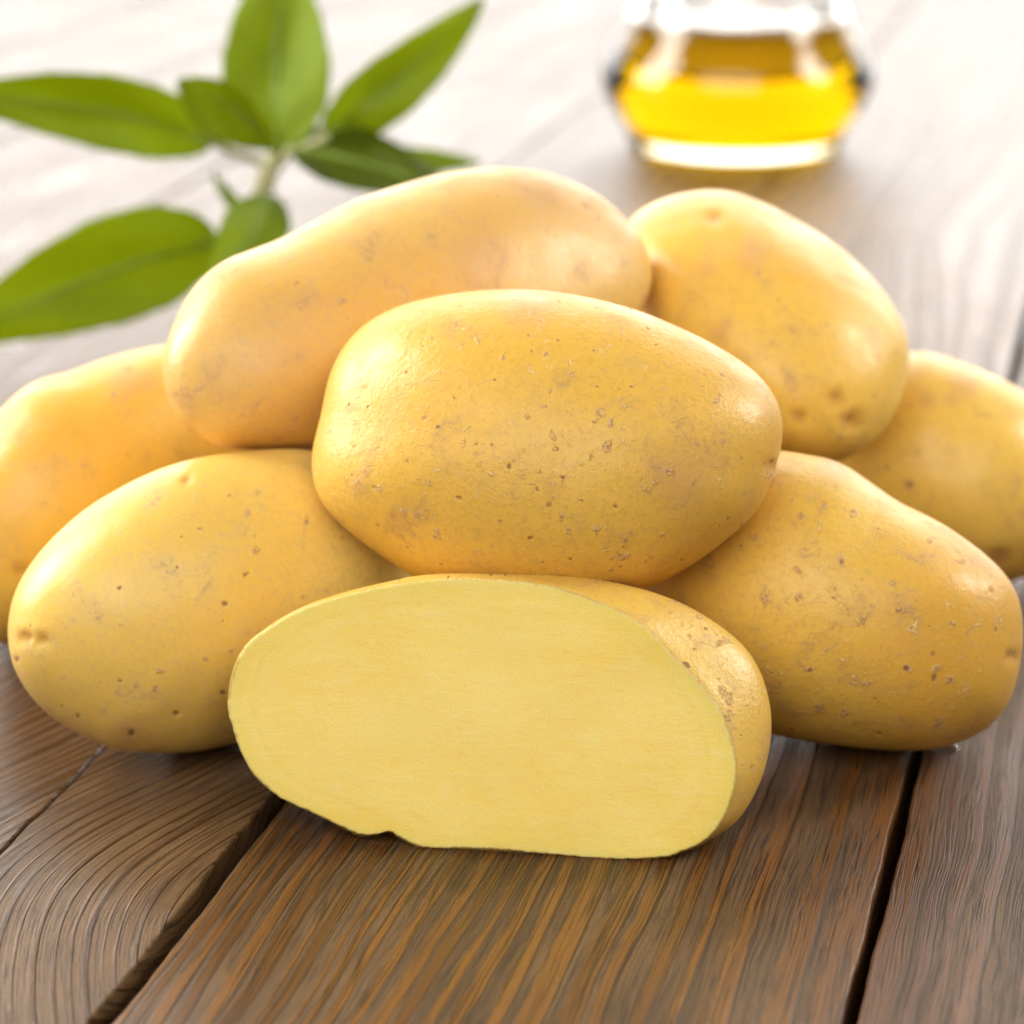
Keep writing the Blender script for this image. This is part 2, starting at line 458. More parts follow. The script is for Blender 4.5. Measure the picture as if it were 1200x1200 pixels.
for i in range(len(GAPS) - 1):
    lo = GAPS[i] + GAPW.get(GAPS[i], 0.0024) / 2
    hi = GAPS[i + 1] - GAPW.get(GAPS[i + 1], 0.0024) / 2
    wc = 0.5 * (lo + hi)
    if abs(GAPS[i] + 0.25475) < 1e-4: st = WOOD_A
    elif abs(GAPS[i] + 0.1478) < 1e-4: st = WOOD_B
    elif abs(GAPS[i] + 0.0380) < 1e-4: st = WOOD_C
    else: st = WOOD_D
    if st is WOOD_D:
        st = dict(WOOD_D, seed=37.0 + 3.7 * i)
    plank(lo, hi, wood_material('plank_wood', wc, st), 40 + i, crack=(-0.1870, 0.30, 0.50) if st is WOOD_A else None,
          tl=0.0011 if st is WOOD_B else 0.0, tr=0.0011 if st is WOOD_A else 0.0)

MAT_UNDER = simple_material('dark_gap_underlay', (0.045, 0.028, 0.018), 0.8)  # coloured dark so the gaps between planks stay dark


def box(name, x0, x1, y0, y1, z0, z1, mat, parent):
    V = [(x, y, z) for z in (z0, z1) for y in (y0, y1) for x in (x0, x1)]
    Fc = [(0, 2, 3, 1), (4, 5, 7, 6), (0, 1, 5, 4), (2, 6, 7, 3), (0, 4, 6, 2), (1, 3, 7, 5)]
    return mesh_obj(name, V, Fc, mat, parent, smooth=False)


for s in (0.20, 0.62, 1.04, 1.46, 1.88):
    box('light_block_batten', GAPS[0], GAPS[-1], s - 0.04, s + 0.04, -THICK - 0.03, -THICK + 0.0005, MAT_UNDER, table)  # strips added under the planks to block light in the gaps
box('light_block_board', GAPS[0], GAPS[-1], S_A, S_B, -THICK - 0.05, -THICK - 0.0295, MAT_UNDER, table)  # full-size underlay added to close the gaps against light from below

# ------------------------------------------------------------------ potatoes
def dense(pts, n=24):
    P = np.array(pts, float); N = len(P); o = []
    for i in range(N):
        a, b, c, d = P[i - 1], P[i], P[(i + 1) % N], P[(i + 2) % N]
        t = np.linspace(0, 1, n, endpoint=False)[:, None]
        o.append(.5 * (2 * b + (c - a) * t + (2 * a - 5 * b + 4 * c - d) * t * t + (3 * b - a - 3 * c + d) * t ** 3))
    return np.vstack(o)


def polar(pts, c=None, n=720, smooth=18.):
    D = dense(pts)
    if c is None:
        x, y = D[:, 0], D[:, 1]; x2, y2 = np.roll(x, -1), np.roll(y, -1); k = x * y2 - x2 * y
        A = k.sum() / 2; c = np.array([((x + x2) * k).sum(), ((y + y2) * k).sum()]) / (6 * A)
    d = D - c
    ang = np.arctan2(d[:, 1], d[:, 0]); r = np.hypot(d[:, 0], d[:, 1])
    o = np.argsort(ang); g = np.linspace(-np.pi, np.pi, n, endpoint=False)
    R = np.interp(g, ang[o], r[o], period=2 * np.pi)
    Fq = np.fft.rfft(R); k = np.arange(len(Fq)); Fq *= np.exp(-(k / smooth) ** 2)
    return np.array(c), g, np.fft.irfft(Fq, n)


_ico = {}


def icosphere(level):
    if level not in _ico:
        bm = bmesh.new()
        bmesh.ops.create_icosphere(bm, subdivisions=level, radius=1.0)
        bm.verts.ensure_lookup_table()
        V = np.array([v.co[:] for v in bm.verts]); Fc = np.array([[v.index for v in f.verts] for f in bm.faces])
        bm.free(); _ico[level] = (V, Fc)
    return _ico[level]


def fast_mesh(name, V, Fc):
    me = bpy.data.meshes.new(name)
    k = Fc.shape[1]
    me.vertices.add(len(V)); me.vertices.foreach_set('co', V.astype(np.float32).ravel())
    me.loops.add(Fc.size); me.loops.foreach_set('vertex_index', Fc.astype(np.int32).ravel())
    me.polygons.add(len(Fc)); me.polygons.foreach_set('loop_start', np.arange(0, Fc.size, k, dtype=np.int32))
    me.polygons.foreach_set('use_smooth', np.ones(len(Fc), bool))
    me.update(calc_edges=True); me.validate()
    return me


def set_attr(me, name, vals):
    a = me.attributes.new(name, 'FLOAT', 'POINT')
    a.data.foreach_set('value', np.asarray(vals, np.float32))


def paint(u, v, front, marks, noise):
    """marks of one potato -> four masks and a depth of dent; s = dark dot, f = flaky scab, e = eye hollow, b = soft brown blush"""
    out = {k: np.zeros(len(u)) for k in 'sfeb'}
    dent = np.zeros(len(u))
    for kind, mu, mv, r, *st in marks:
        d = np.hypot(u - mu, v - mv) / (r * (0.82 if kind == 'f' else 0.88 if kind == 's' else 1.0))
        if kind == 'e': d = np.hypot((u - mu) * 0.88, v - mv) / r * (1 + 0.15 * noise)
        if kind in 'sf': d = d * (1 + 0.38 * noise)
        m = np.where(front, np.exp(-(d / (0.85 if kind in 'sf' else 1.0)) ** 2 * (1.0 if kind != 's' else 1.2)), 0)
        if st: m = m * st[0]
        out[kind] = np.maximum(out[kind], m)
        if kind == 's':
            dent += 0.00012 * m * min(1.5, r / 4)
            rim = np.where(front, np.exp(-((d - 1.7) / 0.5) ** 2), 0); dent -= 0.00004 * rim
        if kind == 'e':
            dent += 0.0005 * m * r / 8
            brow = np.where(front, np.exp(-((np.hypot((u - mu) * 0.6, v - mv + 1.2 * r) / r) / 0.8) ** 2), 0); dent -= 0.00012 * brow
        if kind == 'f': dent -= 0.00005 * m
    return out, dent


def potato(label, outline, T, shear, d, marks, mat, level, seed, lump=0.0006, group='whole potatoes heaped on the table', extra=60, resting=True):
    c, g, R = polar(outline)
    V, Fc = icosphere(level)
    phi = np.arctan2(V[:, 1], V[:, 0]); rho = np.hypot(V[:, 0], V[:, 1])
    rr = rho * np.interp(phi, g, R, period=2 * np.pi)
    du, dv = rr * np.cos(phi), rr * np.sin(phi)
    z = d + shear[0] * du + shear[1] * dv + T * V[:, 2]
    u, v = c[0] + du, c[1] + dv
    P = place(u, v, z)
    # outward normals from the smooth shape
    e1 = P[Fc[:, 1]] - P[Fc[:, 0]]; e2 = P[Fc[:, 2]] - P[Fc[:, 0]]
    fn = np.cross(e1, e2); nn = np.zeros_like(P)
    for k in range(3): np.add.at(nn, Fc[:, k], fn)
    nn /= np.linalg.norm(nn, axis=1)[:, None] + 1e-12
    if ((P - P.mean(0)) * nn).sum() < 0: nn = -nn; Fc = Fc[:, ::-1]
    front = V[:, 2] < 0.05
    rs = np.random.RandomState(seed)
    marks = list(marks)
    k = 0
    while k < extra:                                           # little lenticels all over, also where the photograph does not look
        q = V[rs.randint(len(V))]
        if q[2] > 0.0:
            k += 1; continue
        rq = np.hypot(q[0], q[1]) * np.interp(math.atan2(q[1], q[0]), g, R, period=2 * np.pi); a = math.atan2(q[1], q[0])
        marks.append(('s', c[0] + rq * math.cos(a), c[1] + rq * math.sin(a), rs.uniform(0.9, 2.8), rs.uniform(0.3, 0.9)))
        k += 1
    nz = plane_waves(P, 2600, seed + 3)
    masks, dent = paint(u, v, front, marks, nz)
    tone = plane_waves(P, 75, seed + 8)
    low = plane_waves(P, 95, seed) * lump + plane_waves(P, 330, seed + 1) * lump * 0.22 + plane_waves(P, 900, seed + 2) * 0.00004
    low *= 0.35 + 0.65 * np.abs(V[:, 2])                          # keep the outline as it is
    P2 = P + nn * (low - dent)[:, None]
    if resting:
        P2[:, 2] += -P2[:, 2].min() - 0.0002
    org = np.array([P2[:, 0].mean(), P2[:, 1].mean(), P2[:, 2].min()])
    me = fast_mesh('potato', P2 - org, Fc)
    for nm, key in (('spot', 's'), ('flake', 'f'), ('eye', 'e'), ('blush', 'b')): set_attr(me, nm, masks[key])
    set_attr(me, 'low', tone)
    me.materials.append(mat)
    o = bpy.data.objects.new('potato', me)
    COL.objects.link(o)
    o.location = org
    tag(o, label, 'potato', group)
    return o


SK1 = skin_material('potato_skin_rough', (1.0, 1.0, 1.0), 1.0, 1.0, 0.0, 1.15)
SK2 = skin_material('potato_skin_smooth', (1.08, 1.12, 1.20), 0.35, 0.65, 0.02, 0.75)
SK3 = skin_material('potato_skin_peach', (1.00, 1.03, 1.75), 0.5, 0.5, 0.0, 0.8)
SK4 = skin_material('potato_skin_cut_half', (1.02, 1.09, 1.30), 1.0, 0.9, 0.0, 1.1)
SK5 = skin_material('potato_skin_pale', (1.16, 1.39, 2.2), 0.25, 0.6, 0.02, 0.65)

OUT = {
    'central': [(620,339),(680,347),(740,362),(790,382),(840,407),(880,432),(905,457),(917,485),(918,515),(905,555),(890,595),(840,640),(770,684),(690,702),(620,705),(550,698),(482,674),(415,627),(380,595),(365,560),(367,520),(380,480),(381,450),(405,400),(440,370),(490,351),(555,341)],
    'topback': [(187,427),(197,398),(211,359),(237,322),(265,301),(302,291),(339,274),(378,254),(421,232),(477,214),(520,202),(560,196),(600,195),(650,203),(690,220),(725,245),(750,275),(765,305),(768,330),(755,362),(720,410),(640,465),(540,505),(450,523),(364,527),(300,526),(265,525),(237,523),(217,506),(200,478),(191,449)],
    'rightback': [(738,255),(780,232),(825,223),(855,224),(888,235),(930,255),(975,282),(1011,312),(1041,348),(1059,381),(1065,408),(1062,450),(1047,489),(1020,522),(990,540),(950,545),(900,530),(830,480),(770,410),(735,340),(725,290)],
    'farright': [(1020,424),(1067,412),(1093,413),(1117,420),(1150,432),(1183,447),(1200,457),(1230,480),(1255,530),(1260,590),(1240,645),(1215,668),(1186,680),(1140,682),(1080,672),(1010,650),(945,615),(900,570),(885,520),(905,470),(960,438)],
    'rightfront': [(918,528),(943,533),(973,537),(995,548),(1024,568),(1053,588),(1090,605),(1127,628),(1163,656),(1187,682),(1198,718),(1196,766),(1187,810),(1171,839),(1138,863),(1090,877),(1035,877),(980,872),(918,863),(860,845),(800,805),(750,750),(735,690),(765,615),(835,550),(880,530)],
    'leftfront': [(9,740),(13,705),(30,670),(61,631),(108,592),(165,560),(217,541),(269,531),(321,526),(366,527),(425,545),(475,590),(505,640),(500,700),(455,770),(385,830),(330,857),(271,870),(225,880),(173,880),(130,876),(95,859),(56,835),(26,800),(12,770)],
    'leftback': [(0,477),(10,465),(25,452),(47,440),(80,433),(100,425),(133,414),(188,402),(245,403),(300,425),(325,465),(315,515),(275,570),(205,645),(125,712),(65,745),(8,752),(-30,742),(-60,700),(-70,630),(-55,560),(-28,505)],
}

M_CENTRAL = [('s',502,481,3.6),('s',513,501,3.4),('s',533,467,3.2),('s',540,446,3),('f',590,420,4.5),('f',618,489,4.5),('f',638,476,4.5),('f',561,544,5),('s',561,543,3.2),('s',596,546,4.4),
    ('s',438,572,3.8),('f',445,574,5),('s',496,564,3.8),('f',504,565,5),('s',539,583,3.6),('f',540,517,4.5),('f',548,501,4),('s',557,522,3),('s',565,521,2.6),('s',574,521,2.6),('s',551,528,2.4),('s',542,488,2.4),
    ('s',442,525,3),('s',431,477,2.4),('s',408,474,2),('s',464,514,2.6),('s',502,608,2.8),('s',586,610,3),('s',621,630,3),('f',577,638,6),('f',633,553,4.5),('s',630,574,2.2),('f',485,603,4),('s',443,616,2.6),('f',512,626,5),
    ('f',741,451,5),('s',741,452,3),('f',669,438,4),('s',645,459,3),('f',705,486,9),('f',717,497,8),('f',728,503,4),('f',648,511,7),('f',653,526,5),('f',712,524,8),('f',692,536,5),('s',690,537,2.6),('f',682,544,4),('s',681,546,2.4),('f',660,558,5.5),('s',660,559,2.6),
    ('f',785,553,8),('f',766,565,5),('s',765,566,2.6),('f',756,573,4),('s',721,593,4.6),('f',682,585,5),('s',682,585,2.4),('f',650,583,4),('f',658,602,5),('f',774,627,5),('f',727,652,9),('f',717,654,5),('f',735,650,6),('f',731,633,4),('s',729,641,2),('s',722,646,2),('f',716,666,5),('f',667,621,5),('f',697,619,5),('s',735,548,2.6),('f',735,503,4),
    ('e',905,546,9),('s',906,541,4.5),('f',903,556,6),('s',853,607,2.6),('f',870,615,6),('f',480,590,3),('b',800,560,40),('b',620,350,40),('f',840,470,6),('f',560,400,5),('f',640,415,6),('f',505,395,4)]
M_LF = [('s',207,664,4.4),('s',263,706,4.8),('s',139,688,3.9),('s',359,610,4),('s',310,637,3),('s',288,672,3.4),('s',356,698,4.8),('s',261,726,2.8),('s',140,795,3.9),('f',160,802,6),('s',206,834,4.4),('s',154,858,6.5),('b',150,855,18),('s',261,809,4.6),('s',92,837,3.8),('s',73,826,2.6),
    ('f',212,629,4),('s',401,630,3),('e',29,746,9),('e',50,748,8),('s',28,742,3),('s',20,772,4.5),('f',180,804,7),('e',219,562,6),('f',288,603,6),('f',299,646,7),('s',106,729,2.4),('s',108,701,2),('s',269,581,2),('f',186,785,5),('f',140,730,5),('s',275,640,1.8),('s',330,660,2),('f',240,770,6),('f',320,760,7)]
M_RF = [('f',987,656,8),('s',986,657,3.2),('f',934,668,6.5),('s',934,669,2.6),('f',936,699,7),('f',897,702,7.5),('s',898,700,2.6),('s',976,700,2.6),('f',1011,724,9),('f',1055,716,9),('s',949,785,4.4),('f',949,784,8),('s',1062,783,4.6),('f',1063,782,8),('s',1094,792,4.4),('f',1096,783,7),('f',1112,796,7),('s',1113,797,3),('f',1116,731,7),
    ('s',1165,737,3.6),('e',1186,768,8),('f',1186,764,6),('f',1013,801,6),('s',857,670,3),('f',1046,683,5),('f',929,587,5),('f',1090,630,7),('f',962,830,8),('f',990,836,8),('s',1031,859,3),('f',886,630,7),('f',870,640,6),('f',1117,832,4),('f',1130,656,5),('f',1100,845,8),('b',975,545,22),('f',1000,600,7),('f',940,605,6),('f',1160,690,5)]
M_TB = [('f',379,389,5),('s',379,390,3.2),('s',322,442,3.2),('f',402,352,5),('f',453,333,5),('s',203,463,4.2),('b',212,464,10),('f',288,488,4),('f',266,485,4),('s',351,308,2.2),('b',640,215,35),('b',560,300,40),('f',690,240,6)]
M_RB = [('e',837,255,9),('b',829,313,12),('b',842,392,15),('b',850,378,9),('s',913,349,3.6),('f',972,381,5),('f',978,397,5),('e',982,466,11),('s',982,464,4.5),('e',1002,494,13),('s',1000,493,5),('e',937,488,10),('f',937,486,6),('s',898,417,2.8),('f',903,289,5),('f',888,319,6),('b',880,300,22),('f',985,515,5)]
M_FR = [('s',1066,567,4.6),('b',1066,567,9),('s',1020,524,3),('b',1087,467,12),('b',1115,466,10),('f',1069,472,6),('s',1126,580,2.8),('e',1172,652,13),('b',1172,652,9),('b',1199,600,9),('b',1130,450,20)]
M_LB = [('e',22,662,9),('b',147,441,24),('b',170,440,18),('f',132,456,5),('f',152,529,4),('s',158,520,2.4),('s',70,480,2)]

potato('large potato with rough pitted skin, heaped right above the cut half', OUT['central'], .028, (-1.6e-5, -2e-5), .5186, M_CENTRAL, SK1, 7, 5, lump=0.00035, extra=110, resting=False)
potato('smooth pale yellow potato with sparse brown dots, beside the cut end of the halved potato', OUT['leftfront'], .027, (6e-5, 0), 0.53958, M_LF, SK5, 7, 12, lump=0.0005, extra=40)
potato('golden potato with scattered star-shaped scabs, lying over the gap between two planks', OUT['rightfront'], .028, (-3e-5, 0), .54007, M_RF, SK1, 7, 21, lump=0.0005, extra=60)
potato('longest potato, peach coloured with a shallow waist, lying across the back under the leaves', OUT['topback'], .026, (8e-5, -3e-5), .5686, M_TB, SK3, 6, 31, lump=0.0005, extra=25, resting=False)
potato('tilted potato with deep brown eyes near its lower end, in front of the oil bottle', OUT['rightback'], .030, (0, -1e-4), .6100, M_RB, SK2, 6, 41, lump=0.0006, extra=25, resting=False)
potato('partly hidden potato with a brown eye hollow, behind the scabbed golden potato', OUT['farright'], .028, (-5e-5, 0), .63792, M_FR, SK2, 6, 51, extra=25)
potato('partly hidden plain yellow potato with a pinkish patch, under the longest potato', OUT['leftback'], .028, (1e-4, 0), .60563, M_LB, SK2, 6, 61, extra=20)

HID = [(620 + 165 * math.cos(t), 598 + 112 * math.sin(t) + 12 * math.cos(2 * t)) for t in np.linspace(0, 2 * math.pi, 24, endpoint=False)]
potato('unseen potato added inside the heap to block light, behind the cut half', HID, .030, (2e-5, 0), 0.6237, [], SK2, 5, 71, extra=15)  # added, unseen: stops light leaking through the middle of the heap

# ------------------------------------------------------------------ the halved potato
FLESH = [(267,831),(272,848),(279,872),(297,907),(326,933),(361,950),(403,970),(421,978),(440,978),(456,974),(470,982),(497,993),(540,994),(590,996),(707,1006),(777,1004),(800,997),(823,987),(847,961),(861,920),(861,885),(847,838),(823,803),(788,768),(753,733),(718,713),(672,694),(613,682),(543,678),(497,681),(458,686),(415,695),(369,708),(337,722),(310,739),(290,755),(278,774),(271,794),(268,813)]
HULL = [(267,831),(272,848),(279,872),(297,907),(326,933),(361,950),(403,970),(421,978),(440,978),(456,974),(470,982),(497,993),(540,994),(590,996),(707,1006),(777,1004),(823,991),(870,967),(899,926),(915,879),(917,832),(905,786),(882,751),(841,719),(794,695),(736,678),(672,669),(590,668),(520,668),(483,671),(454,678),(413,688),(367,703),(335,718),(308,736),(288,753),(276,773),(270,793),(267,813)]
M_CUT = [('f',843,795,4.5),('s',843,795,2.4),('f',847,809,8),('f',850,815,7),('f',855,822,7),('f',854,842,8),('f',854,834,5),('f',815,759,5),('f',844,753,6),('f',852,752,5),('s',808,780,3.4),('f',881,899,4.5),('s',868,861,2.4),('b',912,858,14),('b',913,890,12),('f',790,705,5),('f',820,722,4),('f',700,680,4),('s',575,674,3)]


def build_cut():
    cc = np.array([585., 840.])
    _, g, RF = polar(FLESH, cc, 1440, 160.)
    _, _, RH = polar(HULL, cc, 1440, 160.)
    RH = np.maximum(RH, RF)
    n = 1440
    rs = np.random.RandomState(3)
    jag = np.convolve(np.tile(rs.normal(size=n), 3), np.exp(-np.linspace(-2, 2, 9) ** 2), 'same')[n:2 * n]
    RS = RF.copy()
    RF = RF + jag * 0.22
    RH = np.maximum(RH, RS + 0.25)
    plane = lambda u, v: .4968 - 2.05e-5 * (u - 600) + 1.6e-5 * (v - 1000)
    org = place(600., 1000., plane(600., 1000.)); org[2] = 0.0
    root = empty('halved_potato', tuple(org))
    tag(root, 'halved potato standing on its edge with its flat yellow cut face showing', 'potato')
    cg, sg = np.cos(g), np.sin(g)
    # flesh: a slab whose face is the cut, its wall tucked inside the skin
    rings = []
    fr = np.concatenate([np.linspace(0.02, 0.9, 60), np.linspace(0.905, 1.0, 14)])
    us, vs, zs, rim, edge, ringm, core = [cc[0]], [cc[1]], [plane(*cc)], [0], [0], [0], [1]
    for q in fr:
        u = cc[0] + RF * q * cg; v = cc[1] + RF * q * sg
        z = plane(u, v) + 0.00020 * max(0, (q - 0.99) / 0.01) ** 2
        us += list(u); vs += list(v); zs += list(z)
        dist = RF * (1 - q)
        ringm += list(np.exp(-((dist - 30 - 5 * np.sin(3 * g)) / 3.5) ** 2)); core += list(np.exp(-(((u - 560) / 190) ** 2 + ((v - 845) / 48) ** 2)))
        rim += list(np.exp(-((dist - 9) / 12) ** 2)); edge += list(np.exp(-(dist / 2.6) ** 2))
    k0 = len(fr)
    for q, dz in ((0.992, 0.0012), (0.95, 0.004), (0.7, 0.010)):
        u = cc[0] + RF * q * cg; v = cc[1] + RF * q * sg
        us += list(u); vs += list(v); zs += list(plane(u, v) + dz); rim += [0] * n; edge += [1] * n; ringm += [0] * n; core += [0] * n
    us.append(cc[0]); vs.append(cc[1]); zs.append(plane(*cc) + 0.013); rim.append(0); edge.append(0); ringm.append(0); core.append(0)
    P = place(us, vs, zs)
    P += (plane_waves(P, 260, 4) * 0.00016)[:, None] * np.array([0, -1, 0.3])
    P[:, 2] = np.maximum(P[:, 2], -0.0002)
    R_ = k0 + 3
    Fc = []
    idx = np.arange(n); nx = (idx + 1) % n
    quads = []
    for r in range(R_ - 1):
        a = 1 + r * n
        quads.append(np.stack([a + idx, a + n + idx, a + n + nx, a + nx], 1))
    quads = np.vstack(quads)
    tri = np.vstack([np.stack([np.zeros(n, int), 1 + idx, 1 + nx], 1), np.stack([np.full(n, len(P) - 1), 1 + (R_ - 1) * n + nx, 1 + (R_ - 1) * n + idx], 1)])
    tq = np.vstack([tri, quads[:, [0, 1, 2]], quads[:, [0, 2, 3]]])
    me = fast_mesh('flesh', (P - org), tq)
    set_attr(me, 'rim', rim); set_attr(me, 'edge', edge); set_attr(me, 'ring', ringm); set_attr(me, 'core', core)
    me.materials.append(MAT_FLESH)
    o = bpy.data.objects.new('flesh', me); COL.objects.link(o); o.parent = root
    o['label'] = 'flat pale yellow cut face with a ragged lower edge'
    # skin: rings from the cut edge over the widest outline to the back
    T = 0.030
    tt = np.concatenate([np.linspace(0, 0.10, 10), np.linspace(0.12, 0.5, 60), np.linspace(0.52, 1.0, 40)])
    us, vs, zs, cut = [], [], [], []
    sst = lambda x: np.clip(x, 0, 1) ** 2 * (3 - 2 * np.clip(x, 0, 1))
    for t in tt:
        grow = np.sin(np.clip(t / 0.34, 0, 1) * np.pi / 2)
        clos = np.cos(np.clip((t - 0.10) / 0.90, 0, 1) * np.pi / 2) ** 0.9
        lead = RS + (RH - RS) * grow / max(clos, 0.02)
        rr = np.minimum(lead * clos, RH + 0.35) - (1.6 if t == 0 else 0)
        u = cc[0] + rr * cg; v = cc[1] + rr * sg
        z = plane(cc[0] + np.minimum(rr, RF) * cg, cc[1] + np.minimum(rr, RF) * sg) + T * math.sin(t * math.pi / 2) + 0.00012
        us.append(u); vs.append(v); zs.append(z)
        cut.append(np.full(n, math.exp(-(t / 0.012) ** 2)))
    us, vs, zs = (np.concatenate(x) for x in (us, vs, zs)); cut = np.concatenate(cut)
    P = place(us, vs, zs)
    P[:, 2] = np.where(P[:, 2] < 0.0004, np.maximum(P[:, 2] * 0.05, 0) - 0.0001, P[:, 2])
    R_ = len(tt)
    quads = []
    for r in range(R_ - 1):
        a = r * n
        quads.append(np.stack([a + idx, a + n + idx, a + n + nx, a + nx], 1))
    quads = np.vstack(quads)
    nz = plane_waves(P, 2600, 77)
    marks = list(M_CUT)
    for _ in range(70):
        a = rs.uniform(-2.4, 0.9); rad = rs.uniform(0.9, 1.0) * np.interp(a, g, RH)
        marks.append(('s', cc[0] + rad * math.cos(a), cc[1] + rad * math.sin(a), rs.uniform(0.9, 2.4), rs.uniform(0.3, 0.9)))
    front = np.repeat(tt, n) < 0.6
    masks, dent = paint(us, vs, front, marks, nz)
    P = P + np.array([0.0, 0.6, -0.3]) * dent[:, None]
    me = fast_mesh('skin', P - org, quads)
    masks['b'] = np.maximum(masks['b'], cut * 0.7)
    for nm, key in (('spot', 's'), ('flake', 'f'), ('eye', 'e'), ('blush', 'b')): set_attr(me, nm, masks[key])
    set_attr(me, 'low', plane_waves(P, 75, 9))
    me.materials.append(SK4)
    o = bpy.data.objects.new('skin', me); COL.objects.link(o); o.parent = root
    o['label'] = 'thin tan potato skin with a brown scab near the cut edge'


build_cut()

# ------------------------------------------------------------------ oil bottle
def lathe(name, prof, mat, parent, n=96):
    V, Fc = [], []
    for r, z in prof:
        for k in range(n):
            a = 2 * math.pi * k / n
            V.append((r * math.cos(a), r * math.sin(a), z))
    m = len(prof)
    for j in range(m - 1):
        for k in range(n):
            a = j * n + k; b = j * n + (k + 1) % n
            Fc.append((a, b, b + n, a + n))
    o = mesh_obj(name, V, Fc, mat, parent)
    return o


def smooth_prof(pts, n=8):
    P = np.array(pts, float); o = []
    for i in range(len(P) - 1):
        a = P[max(i - 1, 0)]; b = P[i]; c = P[i + 1]; d = P[min(i + 2, len(P) - 1)]
        for t in np.linspace(0, 1, n, endpoint=False):
            q = .5 * (2 * b + (c - a) * t + (2 * a - 5 * b + 4 * c - d) * t * t + (3 * b - a - 3 * c + d) * t ** 3)
            o.append((max(q[0], 1e-4), q[1]))
    o.append((max(P[-1][0], 1e-4), P[-1][1]))
    return o


bz = float(table_depth(172.0))
bp = place(862., 172., bz)
bottle = empty('oil_bottle', (bp[0], bp[1], 0.0))
tag(bottle, 'wide clear glass bottle of golden yellow oil on the table behind the potatoes', 'bottle')
outer = [(0.0001, 0.0006), (0.036, 0.0006), (0.0415, 0.0), (0.0434, 0.0018), (0.0444, 0.0065), (0.0478, 0.0125), (0.0525, 0.0195), (0.0551, 0.0255), (0.0555, 0.0300), (0.0540, 0.0360), (0.0505, 0.0430), (0.0464, 0.0500), (0.0425, 0.0600), (0.0395, 0.075), (0.034, 0.095), (0.024, 0.112), (0.0175, 0.125), (0.0165, 0.150), (0.0180, 0.165), (0.0195, 0.168)]
inner = [(0.0180, 0.1683), (0.0150, 0.165), (0.0138, 0.150), (0.0148, 0.125), (0.0212, 0.1115), (0.031, 0.094), (0.0366, 0.0745), (0.0396, 0.0597), (0.0420, 0.0530)]
# the glass is one clear body; where it is filled, oil and glass bend light alike, so the colour of the oil is in its volume
lathe('glass_body', smooth_prof(outer, 6) + smooth_prof(inner, 6) + [(0.0424, 0.0519), (0.0416, 0.0515), (0.02, 0.0514), (0.0001, 0.0514)], MAT_GLASS, bottle)
oilp = [(0.0001, 0.0042), (0.036, 0.0044), (0.0426, 0.0066), (0.0475, 0.0126), (0.0522, 0.0196), (0.0548, 0.0255), (0.0552, 0.0300), (0.0537, 0.0360), (0.0502, 0.0430), (0.0467, 0.0490), (0.0453, 0.0512)]
lathe('oil', smooth_prof(oilp, 6) + [(0.0415, 0.0512), (0.02, 0.0512), (0.0001, 0.0512)], MAT_OIL, bottle)

# ------------------------------------------------------------------ sage sprig
LEAF_A = leaf_material('leaf_green', (0.195, 0.280, 0.003), (0.235, 0.325, 0.004), (0.54, 0.62, 0.006))
LEAF_B = leaf_material('leaf_dark_green', (0.085, 0.120, 0.003), (0.105, 0.145, 0.004), (0.24, 0.30, 0.006))
MAT_STEM = simple_material('sprig_stem', (0.50, 0.50, 0.25), 0.55)
MAT_RIB = simple_material('leaf_rib', (0.23, 0.33, 0.05), 0.5)


def tube(name, pts, radii, mat, parent, n=12):
    P = [Vector(p) for p in pts]
    V, Fc = [], []
    for i, p in enumerate(P):
        t = (P[min(i + 1, len(P) - 1)] - P[max(i - 1, 0)]).normalized()
        a = t.cross(Vector((0, 1, 0.2))).normalized(); b = t.cross(a)
        for k in range(n):
            q = 2 * math.pi * k / n
            V.append(p + (a * math.cos(q) + b * math.sin(q)) * radii[i])
    for i in range(len(P) - 1):
        for k in range(n):
            x = i * n + k; y = i * n + (k + 1) % n
            Fc.append((x, y, y + n, x + n))
    Fc.append(tuple(range(n))[::-1]); Fc.append(tuple((len(P) - 1) * n + k for k in range(n)))
    return mesh_obj(name, V, Fc, mat, parent)


sprig_base = place(322., float(np.interp(0.84, [0.83, 0.85], [421, 407])), 0.84)
sprig_base[2] = 0.0
sprig = empty('sage_sprig', tuple(sprig_base))
tag(sprig, 'leafy green herb sprig on the table behind the longest potato', 'herb sprig')


